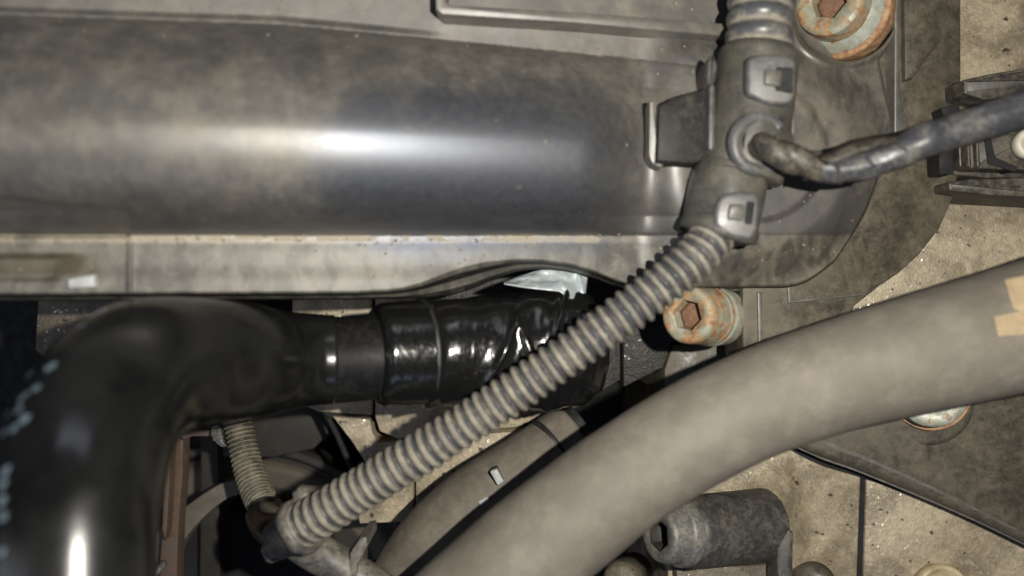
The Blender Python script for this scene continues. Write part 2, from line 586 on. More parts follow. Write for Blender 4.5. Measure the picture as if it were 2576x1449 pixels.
ec = thing('engine_casting', 'sandy rough cast aluminium engine housing behind the hoses and cover', 'engine', P(1800, 1000, -0.20))
poly_part('casting_wall', [(2330, -120), (2760, -120), (2760, 900), (2050, 1000), (2050, 600)], -0.2, -0.046, M['casting'], ec)
poly_part('casting_panel', [(1690, 1010), (2010, 1010), (2166, 1193), (2150, 1640), (1690, 1640), (1680, 1440), (1655, 1370), (1640, 1280), (1660, 1180)], -0.2, -0.058, M['casting'], ec, 0.001)
poly_part('casting_panel', [(2180, 1193), (2440, 1270), (2760, 1400), (2760, 1640), (2166, 1640)], -0.2, -0.058, M['casting'], ec, 0.001)
poly_part('shade_strip', [(2160, 1190), (2184, 1190), (2172, 1640), (2144, 1640)], -0.075, -0.0592, M['void'], ec, 0)  # black strips added in the seams, standing for their deep shade
poly_part('shade_strip', [(932, 690), (948, 690), (948, 1060), (932, 1060)], -0.08, -0.0655, M['void'], ec, 0)
poly_part('shade_strip', [(800, 1030), (940, 1040), (945, 1060), (830, 1052)], -0.08, -0.0655, M['void'], ec, 0)
poly_part('shade_strip', smoothpoly([(1955, 1084), (1985, 1128), (2065, 1170), (2155, 1198), (2290, 1244), (2430, 1304), (2570, 1372), (2720, 1450)], 56, closed=False) + [(2720, 1400), (2570, 1330), (2290, 1210), (2070, 1130)], -0.06, -0.0568, M['void'], ec, 0)  # tapering black strip added under the plate edge as its shadow
poly_part('casting_panel', [(735, 700), (936, 700), (938, 1044), (800, 1036), (735, 1005)], -0.2, -0.064, M['casting'], ec)
poly_part('casting_panel', [(944, 700), (1480, 700), (1480, 1000), (1300, 1075), (1000, 1104), (955, 1085), (944, 1050)], -0.2, -0.062, M['casting'], ec)
poly_part('casting_panel', [(836, 1048), (932, 1054), (936, 1085), (950, 1112), (1000, 1110), (1330, 1082), (1430, 1040), (1430, 1130), (1160, 1262), (1046, 1308), (1046, 1212), (1040, 1212), (1040, 1312), (905, 1318), (897, 1285), (962, 1230), (884, 1110)], -0.2, -0.063, M['casting'], ec)
poly_part('casting_panel', [(98, 690), (420, 690), (420, 960), (180, 960), (88, 880)], -0.2, -0.05, M['casting_brown'], ec)
poly_part('added_dark_panel', [(1010, 680), (1398, 680), (1398, 775), (1060, 775)], -0.2, -0.059, M['casting_dark'], ec)  # added dark panel so the gap under the cover arch stays dark
poly_part('added_dark_panel', [(1400, 700), (1558, 700), (1562, 955), (1400, 1060)], -0.2, -0.060, M['casting_dark'], ec)
poly_part('added_dark_panel', [(1564, 700), (1900, 700), (1900, 860), (1690, 862), (1668, 925), (1568, 975)], -0.2, -0.056, M['casting_dark'], ec)
poly_part('added_dark_panel', [(1694, 866), (1900, 864), (1900, 1000), (1672, 1000), (1672, 930)], -0.2, -0.054, M['dark_dusty'], ec)
# raised boss flaring out round the plug, and the ring cast at the lower edge
pl_axis = Vector((-math.sin(R(62)), 0.05, math.cos(R(62))))
pl_base = P(1902, 1322, -0.048)
rr = S * fac(-0.03)
def mound(name, uc, vc, z0, h, su, sv, mat, parent, n=44, ext=3.0):
    V, F = [], []
    for i in range(n):
        for j in range(n):
            a_, b_ = (i / (n - 1) * 2 - 1) * ext, (j / (n - 1) * 2 - 1) * ext
            w_ = math.exp(-(a_ * a_ + b_ * b_) / 2)
            V.append(tuple(P(uc + a_ * su, vc + b_ * sv, z0 + h * (w_ - 0.03))))
    for i in range(n - 1):
        for j in range(n - 1):
            F.append((i * n + j, i * n + j + 1, (i + 1) * n + j + 1, (i + 1) * n + j))
    m = bpy.data.meshes.new('mound')
    m.from_pydata(V, [], F)
    fix(m)
    return link(name, m, mat, parent)
mound('casting_boss', 1945, 1318, -0.058, 0.020, 44, 66, M['casting'], ec)
o = link('casting_lug', lathe_mesh(P(1565, 1458, -0.05), (-0.3, 0.2, 1), [(-0.03, 55 * rr), (0.0, 52 * rr), (0.004, 44 * rr), (0.005, 30 * rr)], 32), M['casting_brown'], ec)

# grimy cover plate on the lower right
pt = thing('cover_plate', 'grimy dark plate with pale chamfered edge on the casting below the grey pipe', 'plate', P(2350, 1130, -0.06))
edge = smoothpoly([(1960, 1080), (1990, 1112), (2070, 1150), (2160, 1182), (2290, 1235), (2430, 1295), (2570, 1362), (2720, 1440)], 56, closed=False)
poly_part('plate', edge + [(2800, 1440), (2800, 880), (1960, 880)], -0.057, -0.040, M['dark_dusty'], pt, 0.0028, 2, ang=60)
e2 = smoothpoly([(2010, 1062), (2042, 1092), (2110, 1122), (2200, 1158), (2320, 1212), (2450, 1275), (2590, 1348), (2735, 1430)], 56, closed=False)
V_, F_ = [], []
for k_ in range(min(len(edge), len(e2))):
    V_ += [tuple(P(edge[k_][0] - 3, edge[k_][1] + 5, -0.0465)), tuple(P(e2[k_][0], e2[k_][1], -0.0384))]
for k_ in range(len(V_) // 2 - 1):
    F_.append((2 * k_, 2 * k_ + 1, 2 * k_ + 3, 2 * k_ + 2))
m_ = bpy.data.meshes.new('chamfer')
m_.from_pydata(V_, [], F_)
fix(m_)
link('lit_edge', m_, M['lit_edge_grey'], pt)  # catch of light along the chamfer, put into a paler strip
o = link('bolt_boss', lathe_mesh(P(2330, 1010, -0.0405), (-0.25, 0, 1), [(-0.003, 118 * rr), (0.001, 112 * rr), (0.002, 100 * rr)], 40), M['dark_dusty'], pt)

# ------------------------------------------------------------------ the black intake cover
SL = -0.25
def zbase(u, v):
    x = (u - 1288.0) * S * 0.92
    return 0.018 + SL * x

def sstep(a, b, x):
    t = np.clip((x - a) / (b - a), 0, 1)
    return t * t * (3 - 2 * t)

def ztop(u, v):
    """height of the cover surface (m) over the drawing plane"""
    z = zbase(u, v)
    top = np.interp(u, [-60, 0, 700, 1100, 1450, 1750, 2300], [38, 38, 62, 100, 135, 165, 175])
    c = (591 + top) / 2
    w = (591 - top) / 2
    s = (v - c) / w
    a = np.clip(1 - np.abs(s) ** np.where(s > 0, 2.0, 1.75), 0, 1) ** np.where(s > 0, 0.5, 0.62)
    # end of the barrel
    t = np.clip((u - 1440) / 230.0, 0, 1)
    E = 0.50 + 0.50 * (0.5 + 0.5 * np.cos(math.pi * t ** 1.4))
    E = E * (1 - 0.9 * sstep(1660, 1800, u))
    H = 0.033 * np.interp(u, [0, 1500], [1.03, 0.97])
    z = z + H * E * a
    z = z - 0.015 * ((np.clip(u, -60, 1620) - 830) / 1000.0) ** 2 * np.clip(a * 1.6, 0, 1) * sstep(1800, 1600, u)
    # plateau under the clip, rolling off to the rounded right end
    q = np.sqrt((np.maximum(u - 1850, 0) / 400) ** 2 + ((v - 395) / 330) ** 2)
    pl = sstep(1600, 1760, u) * (1 - sstep(0.70, 1.02, q))
    z = z + 0.010 * pl
    # shallow concentric moulding on the plateau
    dd = np.sqrt((u - 1900) ** 2 + (v - 380) ** 2)
    z = z + 0.0012 * sstep(1700, 1850, u) * sstep(185, 165, dd)
    # flange: slightly dished, lip
    z = z + 0.0003 * sstep(600, 640, v) * sstep(1700, 1500, u)
    z = z - 0.0005 * sstep(660, 710, v) * sstep(1750, 1500, u)
    # strip above the barrel steps down
    z = z - 0.002 * sstep(top - 6, top - 22, v) * sstep(1150, 900, u)
    # recessed flat at the lower left of the barrel
    ln = np.interp(u, [-60, 0, 325], [492, 497, 527])
    rec = sstep(ln - 4, ln + 4, v) * sstep(329, 319, u) * sstep(600, 588, v)
    z = z - rec * np.minimum(0.0035, 0.0035) - rec * 0.0
    # mould line and slot on the flange at the left
    z = z + 0.0006 * sstep(600, 606, v) * (sstep(318, 325, u) * sstep(336, 329, u))
    z = z - 0.0016 * sstep(634, 654, v) * sstep(712, 694, v) * sstep(230, 150, u + (v - 640) * 0.6)
    # pocket for the rusty bolt, with a raised rim
    db = np.sqrt((u - 2122) ** 2 + (v - 22) ** 2)
    z = z + 0.0022 * np.exp(-((db - 140) / 9.0) ** 2)
    z = np.where(db < 150, z - 0.011 * sstep(136, 128, db), z)
    # notch at the corner
    nt = sstep(0, 8, u - np.interp(v, [90, 150, 210, 330], [2252, 2206, 2217, 2246]))
    z = z - 0.008 * nt * sstep(80, 100, v)
    z = z - 0.0 * q
    return z

def vbot(u):
    return np.interp(u, [-60, 0, 900, 1000, 1060, 1110, 1160, 1220, 1300, 1370, 1430, 1490, 1540, 1580, 1605, 1640, 1980, 2015, 2050, 2100, 2140, 2180, 2205, 2230, 2250],
                     [737, 737, 733, 727, 712, 692, 674, 660, 652, 654, 662, 678, 698, 712, 716, 717, 716, 708, 690, 650, 590, 515, 445, 380, 330])

us = np.concatenate([np.linspace(-60, 2100, 560), np.linspace(2103, 2250, 60)])
NR = 300
rows_t = np.linspace(0, 1, NR)
vb = vbot(us)
kern = np.ones(9) / 9
vb = np.convolve(np.pad(vb, 4, mode='edge'), kern, mode='valid')
UU = np.repeat(us[None, :], NR, 0)
VV = -90 + (vb[None, :] + 90) * rows_t[:, None]
ZZ = ztop(UU, VV)
# rounded lip, then the skirt wall; flared under the arch
arch = np.exp(-((us - 1165) / 115.0) ** 2)
sk = [(2, 0.0004), (5, 0.0013), (7, 0.0028), (8, 0.006), (10, 0.010), (16, 0.0115), (20, 0.013), (21, 0.022)]
for k, (dv, dz) in enumerate(sk):
    flare = arch * (dv - 2) * 2.1
    VV = np.vstack([VV, (vb + dv + flare)[None, :]])
    UU = np.vstack([UU, us[None, :]])
    ZZ = np.vstack([ZZ, (ZZ[NR - 1] - dz)[None, :]])
# right hand wall
for k, (du, dz) in enumerate([(2, 0.0008), (4, 0.003), (5, 0.012)]):
    UU = np.hstack([UU, UU[:, len(us) - 1:len(us)] + du])
    VV = np.hstack([VV, VV[:, len(us) - 1:len(us)]])
    ZZ = np.hstack([ZZ, ZZ[:, len(us) - 1:len(us)] - dz])
f = (D - ZZ) / D
XX = (UU - 1288.0) * S * f
YY = (724.5 - VV) * S * f
# skirt keeps straight down: the wall rows use the lip's own scale
nr, nc = XX.shape
verts = np.stack([XX, YY, ZZ], -1).reshape(-1, 3)
idx = np.arange(nr * nc).reshape(nr, nc)
quads = np.stack([idx[:-1, :-1], idx[1:, :-1], idx[1:, 1:], idx[:-1, 1:]], -1).reshape(-1, 4)
me = bpy.data.meshes.new('cover')
me.from_pydata(verts.tolist(), [], quads.tolist())
for nm_, ar_ in (('su', UU), ('sv', VV)):
    at_ = me.attributes.new(nm_, 'FLOAT', 'POINT')
    at_.data.foreach_set('value', (ar_.reshape(-1) / 1000.0).astype(np.float32))
cv = thing('intake_cover', 'large dusty black plastic cover with a rounded barrel and flat lower flange', 'engine cover', P(1200, 500, -0.02))
shell = link('cover_shell', me, M['cover'], cv)
shell.data.materials.append(M['hook'])
mi = np.zeros((nr - 1, nc - 1), dtype=np.int32)
mi[NR + 1:, :] = 1
mi[NR + 4:NR + 5, :] = 0
shell.data.polygons.foreach_set('material_index', mi.reshape(-1))

def on_cover(dz=0.0, u0=None, v0=None):
    return None

def cprism(name, poly, dz0, dz1, mat, parent, bev=0.0005, rnd=0, ang=35):
    """prism that follows the tilt of the cover base"""
    zt = lambda x, y: SL * x
    if rnd:
        poly = roundpoly(poly, rnd)
    m = prism_mesh2(poly, dz0, dz1, bev)
    return sharp(link(name, m, mat, parent), ang)

def prism_mesh2(poly, dz0, dz1, bev, seg=2):
    bm = bmesh.new()
    top = [bm.verts.new(P(u, v, float(zbase(u, v)) + dz1)) for (u, v) in poly]
    bot = []
    for t in top:
        bot.append(bm.verts.new((t.co.x, t.co.y, t.co.z - (dz1 - dz0))))
    n = len(poly)
    ft = bm.faces.new(top)
    bm.faces.new(bot[::-1])
    for i in range(n):
        j = (i + 1) % n
        bm.faces.new((top[j], top[i], bot[i], bot[j]))
    bmesh.ops.recalc_face_normals(bm, faces=bm.faces)
    if bev > 0:
        es = list(ft.edges)
        bmesh.ops.bevel(bm, geom=es, offset=bev, segments=seg, profile=0.5, affect='EDGES')
    me = bpy.data.meshes.new('prism')
    bm.to_mesh(me)
    bm.free()
    return me

# raised frame moulded on top
cprism('moulded_frame', [(1092, -120), (1122, -120), (1124, 4), (1136, 11), (1460, 30), (1826, 58), (1826, 92), (1450, 58), (1112, 36), (1096, 22)], -0.006, 0.0105, M['cover'], cv, 0.0010)
# lower tier of the cover
lt_out = [(2418, -140), (2418, 210), (2416, 400), (2402, 490), (2364, 575), (2314, 640), (2262, 687), (2210, 722), (2150, 770), (2110, 905), (1868, 905), (1868, 735), (1868, 640), (2160, 400), (2200, 100), (2200, -140)]
o = link('lower_tier', prism_mesh2(lt_out, -0.034, -0.0075, 0.0008), M['dark_dusty'], cv)
sharp(o, 40)
cprism('gusset', [(2272, -140), (2418 - 6, -140), (2372, 96), (2330, 150), (2300, 196), (2276, 205)], -0.02, -0.0045, M['dark_dusty'], cv, 0.0018)
cprism('rib', [(2251, -140), (2264, -140), (2262, 120), (2268, 250), (2290, 330), (2250, 335)], -0.02, 0.0015, M['cover'], cv, 0.0006)
cprism('rib', [(1906, 735), (1917, 735), (1920, 900), (1909, 900)], -0.02, -0.0060, M['cover'], cv, 0.0004)
cprism('rib', [(1982, 722), (1990, 722), (1992, 755), (2170, 737), (2170, 743), (1984, 763)], -0.02, -0.0060, M['cover'], cv, 0.0003)
cprism('tag', [(170, 703), (236, 690), (240, 722), (171, 725)], -0.002, 0.0016, M['white'], cv, 0.0003)
# socket box that the harness clip hooks into
cprism('hook_box', [(1655, 262), (1700, 238), (1792, 214), (1800, 398), (1745, 416), (1650, 408)], -0.002, 0.0225, M['hook'], cv, 0.0030)  # box coloured extra dark in place of the clip's cast shadow
cprism('box_rim', [(1634, 250), (1652, 250), (1656, 262), (1652, 395), (1672, 412), (1664, 424), (1640, 412), (1632, 390)], -0.002, 0.0195, M['cover'], cv, 0.001, rnd=8)

# ------------------------------------------------------------------ bolts
TILT = Vector((-math.sin(R(40)), 0.04, math.cos(R(40))))

def bolt(label, u, v, z, fr, hr, hh, hexr, mat_head, mat_flange, axis=TILT, recess=True):
    k = S * fac(z)
    fr, hr, hexr = fr * k, hr * k, hexr * k
    b = P(u, v, z)
    t = thing('flange_bolt', label, 'bolt', b, 'rusty zinc bolts')
    a = Vector(axis).normalized()
    fl = sharp(link('flange', lathe_mesh(b, a, [(-0.006, fr * 0.98), (0, fr), (0.0010, fr), (0.0016, fr * 0.97), (0.0018, fr * 0.6)], 56, wob=0.012), mat_flange, t), 50)
    link('skirt', lathe_mesh(b, a, [(0.0012, fr * 0.90), (0.0022, fr * 0.885), (0.0050, hr * 1.08), (0.0062, hr * 1.0)], 56, wob=0.012), M['zinc_clean'], t)
    h0, h1 = 0.0025, 0.0025 + hh
    prof = [(h0, hr * 1.06), (h1 - 0.003, hr), (h1 - 0.0012, hr * 0.985), (h1 - 0.0002, hr * 0.90), (h1, hr * 0.82), (h1 - 0.0002, hexr * 1.22), (h1 - 0.0011, hexr * 1.05, 1), (h1 - 0.0072, hexr, 1)]
    hd = link('head', lathe_mesh(b, a, prof, 60, cap1=False, rot=0.35, wob=0.010), mat_head, t)
    sharp(hd, 40)
    s = link('hex_socket', lathe_mesh(b, a, [(h1 - 0.008, hexr, 1), (h1 - 0.0054, hexr * 0.985, 1), (h1 - 0.0048, hexr * 0.6), (h1 - 0.0050, hexr * 0.2)], 60, rot=0.35, wob=0.02), M['socket_rust'], t)
    s['label'] = 'rust filled hex recess'
    return t

bolt('big rusty socket bolt with broad orange flange in the cover pocket', 2118, 28, float(ztop(np.array(2118.), np.array(28.))) + 0.001, 122, 84, 0.0115, 43, M['zinc'], M['rust'])
bolt('rusty pale zinc socket bolt half behind the ribbed conduit, above the grey pipe', 1790, 795, -0.012, 76, 70, 0.0165, 38, M['zinc'], M['zinc_clean'])
bolt('mostly hidden pale bolt on the dark plate under the grey pipe', 2338, 985, -0.037, 98, 80, 0.010, 40, M['zinc_clean'], M['rust'], axis=(-0.35, 0, 1))

# ------------------------------------------------------------------ socket plug in the casting
pg = thing('socket_plug', 'dusty grey socket plug with stepped rim screwed into dark round boss', 'plug', P(1800, 1330, -0.06))
ax = pl_axis.normalized()
L = 0.0415
R1 = 94 * rr
sharp(link('boss_sleeve', lathe_mesh(pl_base - ax * 0.004, ax, [(0, R1 * 1.02), (0.012, R1), (L - 0.003, R1 * 0.97), (L - 0.001, R1 * 0.94), (L, R1 * 0.86)], 64, wob=0.008), M['boss'], pg), 50)
hb = pl_base + ax * (L - 0.005)
r2 = 76 * rr
sharp(link('plug_head', lathe_mesh(hb, ax, [(0, r2 * 1.12), (0.004, r2 * 1.12), (0.0050, r2 * 1.07), (0.0055, r2 * 0.98), (0.0064, r2 * 0.955), (0.0110, r2 * 0.93), (0.0126, r2 * 0.86), (0.0130, r2 * 0.78), (0.0130, r2 * 0.60), (0.0124, r2 * 0.54, 1)], 60, cap1=False, rot=0.2, wob=0.01), M['socket_steel'], pg), 40)
link('hex_socket', lathe_mesh(hb, ax, [(0.0125, r2 * 0.545, 1), (0.0040, r2 * 0.50, 1), (0.0042, r2 * 0.1)], 60, rot=0.2, cap0=False), M['hook'], pg)
# drain foot and web under the boss
poly_part('web', [(1955, 1380), (1984, 1330), (1996, 1340), (1992, 1640), (1962, 1640)], -0.058, -0.035, M['boss'], pg, 0.0008)
poly_part('foot', [(1700, 1430), (1930, 1420), (1930, 1640), (1712, 1640)], -0.058, -0.049, M['casting_brown'], pg, 0.0015)

# ------------------------------------------------------------------ second fitting at the bottom edge
bl = thing('dark_fitting', 'small dark round fitting beside the plug at the casting edge', 'fitting', P(2040, 1450, -0.06))
link('fitting_body', lathe_mesh(P(2045, 1470, -0.057), (-0.5, 0.15, 1), [(0, 62 * rr), (0.006, 60 * rr), (0.008, 54 * rr), (0.0085, 30 * rr)], 40), M['dark_dusty'], bl)
yb = thing('brass_fitting', 'pale brass coloured fitting set in the casting below the dark plate', 'fitting', P(2350, 1460, -0.06))
link('fitting_body', lathe_mesh(P(2356, 1492, -0.058), (0, 0.3, 1), [(0, 78 * rr), (0.0075, 77 * rr), (0.009, 70 * rr), (0.0085, 58 * rr), (0.003, 52 * rr), (0.002, 20 * rr)], 40), plain('dull_brass', (0.46, 0.39, 0.24), 0.45, 0.25, metal=0.2), yb)

# ------------------------------------------------------------------ hose under the big pipe
hu = thing('lower_hose', 'dusty brown rubber hose running beneath the thick grey pipe', 'hose', P(1150, 1300, -0.05))
link('hose_wall', tube_mesh([(1440, 1075, -0.044, 64), (1400, 1108, -0.042, 72), (1310, 1190, -0.037, 92), (1190, 1285, -0.032, 106), (1085, 1400, -0.030, 114), (1000, 1560, -0.030, 118)], 70, 40), M['hose_under'], hu)
link('metal_end', tube_mesh([(1460, 1062, -0.045, 50), (1425, 1088, -0.0435, 58), (1378, 1126, -0.0408, 70)], 30, 36, prof=lambda s, a, r, Lt: 0.0006 + 0.0008 * math.exp(-((s - Lt * 0.9) / 0.0012) ** 2) + 0 * a), M['hook'], hu)
o = link('white_tag', prism_mesh(roundpoly([(1232, 1186), (1250, 1180), (1268, 1212), (1252, 1222)], 4), -0.024, -0.0165, 0.0004), M['white'], hu)
o = link('white_tag', prism_mesh(roundpoly([(1202, 1262), (1226, 1250), (1232, 1258), (1208, 1274)], 4), -0.024, -0.0165, 0.0004), M['white'], hu)

# ------------------------------------------------------------------ thick grey pipe
gp = thing('grey_pipe', 'thick smooth dusty grey pipe curving diagonally across the casting', 'pipe', P(1700, 1100, -0.01))
link('pipe_wall', tube_mesh([(2760, 772, 0.024, 170), (2576, 822, 0.025, 163), (2330, 884, 0.027, 150), (2080, 952, 0.028, 140), (1860, 1034, 0.028, 136), (1660, 1142, 0.028, 135), (1450, 1292, 0.027, 141), (1230, 1482, 0.027, 150), (1040, 1670, 0.027, 158)], 120, 64,
     prof=lambda s, a, r, Lt: np.array([0.00035 * mnoise.noise(Vector((s * 60, math.cos(x) * 1.5, math.sin(x) * 1.5))) for x in a])), M['pipe'], gp)

def patch_on_tube(path, s0, s1, a_of_s, mat_name, parent, name, off=0.0008, n=12, m=14):
    """thin mark wrapped on a tube: s along the path (0..1), angles in degrees (90 = towards +z)"""
    rows = wpath(path)
    c, s = crom(rows, 200)
    pos, rad = c[:, :3], c[:, 3]
    tan = np.gradient(pos, axis=0)
    tan /= np.linalg.norm(tan, axis=1)[:, None]
    up = np.array([0, 0, 1.0])
    V, F = [], []
    for i in range(n):
        t = s0 + (s1 - s0) * i / (n - 1)
        k = min(199, int(t * 199))
        nr = np.cross(tan[k], up)
        nr /= np.linalg.norm(nr)
        bi = np.cross(nr, tan[k])
        a0, a1 = a_of_s(i / (n - 1))
        for j in range(m):
            a = R(a0 + (a1 - a0) * j / (m - 1))
            V.append(tuple(pos[k] + (rad[k] + off) * (nr * math.cos(a) + bi * math.sin(a))))
    for i in range(n - 1):
        for j in range(m - 1):
            F.append((i * m + j, i * m + j + 1, (i + 1) * m + j + 1, (i + 1) * m + j))
    me = bpy.data.meshes.new('patch')
    me.from_pydata(V, [], F)
    o = link(name, me, M[mat_name], parent)
    md = o.modifiers.new('thick', 'SOLIDIFY')
    md.thickness = 0.0003
    return o
from mathutils.bvhtree import BVHTree
def decal_on(part, parent, name, quad, mat, n=10, off=0.0004):
    """thin mark lying on a part; quad = four drawing-plane corners"""
    bv = BVHTree.FromPolygons([tuple(p.co + parent.location) for p in part.data.vertices], [tuple(p.vertices) for p in part.data.polygons])
    o = Vector((0, 0, D))
    V, F = [], []
    q = [Vector(x) for x in quad]
    for i in range(n):
        for j in range(n):
            s_, t_ = i / (n - 1), j / (n - 1)
            p = (q[0] * (1 - s_) + q[1] * s_) * (1 - t_) + (q[3] * (1 - s_) + q[2] * s_) * t_
            d = (P(p.x, p.y, 0) - o).normalized()
            hit, nrm, _, _ = bv.ray_cast(o, d)
            if hit is None:
                hit, nrm, _, _ = bv.find_nearest(P(p.x, p.y, 0.02))
            if nrm.dot(d) > 0:
                nrm = -nrm
            V.append(tuple(hit + nrm * off))
    for i in range(n - 1):
        for j in range(n - 1):
            F.append((i * n + j, (i + 1) * n + j, (i + 1) * n + j + 1, i * n + j + 1))
    m = bpy.data.meshes.new('decal')
    m.from_pydata(V, [], F)
    fix(m)
    return link(name, m, mat, parent)
pw = gp.children[0]
decal_on(pw, gp, 'tape_mark', [(2526, 706), (2610, 690), (2610, 800), (2548, 778)], M['tan'])
decal_on(pw, gp, 'tape_mark', [(2500, 798), (2610, 776), (2610, 838), (2508, 846)], M['tan'])

# ------------------------------------------------------------------ taped coupling
tc = thing('taped_coupling', 'shiny black tape wound round a hose coupling under the cover arch', 'coupling', P(1250, 880, -0.03))
CA = [(935, 888, -0.004, 122), (1075, 884, -0.005, 124), (1300, 872, -0.010, 130), (1500, 856, -0.016, 124)]
def collar_prof(s, a, r, Lt):
    x = s / 0.02
    return -0.0012 * math.exp(-(x / 0.06) ** 2) + 0 * a
link('collar', tube_mesh([(944, 893, 0.0152, 129), (1010, 890, 0.0118, 132), (1085, 886, 0.0085, 132)], 24, 56, prof=collar_prof), M['tape'], tc)
link('collar_bore', tube_mesh([(960, 893, 0.0137, 113), (972, 893, 0.0132, 113)], 4, 40), M['void'], tc)
patch_rng = random.Random(3)
def tape_prof(s, a, r, Lt):
    t = s / Lt
    out = np.zeros_like(a)
    # overlapping helical edges
    for k in range(4):
        ph = (t * 3.0 - 0.23 * k * 3 - 0.35 * np.sin(a - 0.6)) * 1.0
        out = out + 0.0006 * (1 / (1 + np.exp(-(ph) * 26)))
    w = np.array([mnoise.noise(Vector((s * 150 + math.sin(x) * 2.0, math.cos(x) * 2.2, math.sin(x) * 2.2 + 5))) for x in a])
    w2 = np.array([mnoise.noise(Vector((s * 420 + math.sin(x + 0.5) * 5.5, math.cos(x) * 2.2, math.sin(x) * 1.2 + 9))) for x in a])
    def fold(s0, k, h, wd, a0, a1):
        d = (t - s0 - k * (a - R(90))) / wd
        return h * np.exp(-d * d) * sstep(a0 - 14, a0 + 6, np.degrees(a)) * sstep(a1 + 14, a1 - 6, np.degrees(a))
    out = out + fold(0.36, 0.16, 0.0016, 0.018, 40, 130) + fold(0.60, 0.20, 0.0017, 0.016, 60, 150) + fold(0.50, -0.10, 0.0012, 0.02, 60, 120) + fold(0.82, 0.22, 0.0016, 0.016, 70, 165)
    for s0, hh in ((0.30, 0.0007), (0.52, 0.0008), (0.74, 0.0008)):
        ph = (t - s0 - 0.20 * (a - R(90)) * (np.abs(a - R(90)) < R(110))) / 0.012
        out = out + hh / (1 + np.exp(-np.clip(ph, -40, 40)))
    amp = 0.0002 + 0.0009 * float(sstep(0.25, 0.6, np.array(t)))
    return out + amp * w + amp * 0.55 * np.abs(w2) - 0.0012 + 0.0012 * math.exp(-(t / 0.05) ** 2)
link('tape_wrap', tube_mesh([(1062, 887, 0.0097, 134), (1200, 880, 0.0035, 136), (1350, 872, -0.0045, 136), (1440, 866, -0.009, 128), (1478, 863, -0.011, 104)], 150, 110, prof=tape_prof), M['tape'], tc)
link('tape_edge', tube_mesh([(1057, 887, 0.0100, 133), (1066, 886.5, 0.0095, 135)], 6, 72), M['edge_grey'], tc)
# crumpled silver foil on the far end, under the arch
def foil():
    top = [(1266, 712), (1300, 698), (1350, 681), (1405, 671), (1450, 674), (1478, 690)]
    bot = [(1268, 715), (1306, 722), (1352, 728), (1408, 734), (1440, 758), (1466, 794)]
    t6 = np.linspace(0, 1, 6)
    n, m = 40, 18
    V, F = [], []
    for i in range(n):
        t = i / (n - 1)
        for j in range(m):
            q = j / (m - 1)
            u = np.interp(t, t6, [p[0] for p in top]) * (1 - q) + np.interp(t, t6, [p[0] for p in bot]) * q
            v = np.interp(t, t6, [p[1] for p in top]) * (1 - q) + np.interp(t, t6, [p[1] for p in bot]) * q
            z = -0.002 + 0.010 * q + 0.0016 * mnoise.noise(Vector((t * 7, q * 3, 2))) + 0.0008 * mnoise.noise(Vector((t * 18, q * 6, 7)))
            V.append(tuple(P(u, v, z - 0.004 * t)))
    for i in range(n - 1):
        for j in range(m - 1):
            F.append((i * m + j, i * m + j + 1, (i + 1) * m + j + 1, (i + 1) * m + j))
    me = bpy.data.meshes.new('foil')
    me.from_pydata(V, [], F)
    fix(me)
    o = link('foil', me, M['foil'], tc)
    o.modifiers.new('thick', 'SOLIDIFY').thickness = 0.0003
    o['label'] = 'crumpled silver foil'
foil()
# frayed end of the tape
link('tape_curl', tube_mesh([(1415, 985, 0.0, 4), (1450, 968, 0.002, 4.5), (1478, 972, 0.004, 4), (1498, 960, 0.005, 3.5), (1499, 943, 0.006, 3.5), (1486, 941, 0.007, 3), (1480, 952, 0.007, 3)], 40, 10), M['socket_steel'], tc)
link('tape_curl', tube_mesh([(1400, 1000, -0.004, 14), (1425, 975, 0.0, 18), (1455, 958, 0.002, 13), (1475, 968, 0.002, 5)], 30, 14, prof=lambda s, a, r, Lt: np.array([0.0010 * mnoise.noise(Vector((s * 500, math.cos(x) * 2, math.sin(x) * 2))) for x in a])), M['tape'], tc)

# ------------------------------------------------------------------ black elbow hose
eh = thing('elbow_hose', 'fat glossy black elbow hose bending down at the left', 'hose', P(300, 1000, 0.03))
def elbow_prof(s, a, r, Lt):
    return np.array([0.0004 * mnoise.noise(Vector((s * 45, math.cos(x) * 1.3, math.sin(x) * 1.3))) for x in a])
link('hose_wall', tube_mesh([(840, 905, 0.0140, 111), (790, 906, 0.0160, 115), (740, 907, 0.0195, 121), (690, 908, 0.0245, 131), (640, 908, 0.031, 143), (580, 909, 0.039, 153), (465, 914, 0.052, 166), (345, 945, 0.068, 188), (258, 1040, 0.085, 196), (208, 1180, 0.098, 202), (180, 1340, 0.106, 206), (165, 1640, 0.113, 212)], 150, 72, prof=elbow_prof), M['hose'], eh)
link('neck', tube_mesh([(1075, 890, 0.0105, 104), (960, 896, 0.0125, 106), (850, 904, 0.0138, 109), (800, 906, 0.0155, 108)], 40, 64, prof=elbow_prof), M['matte_rubber'], eh)

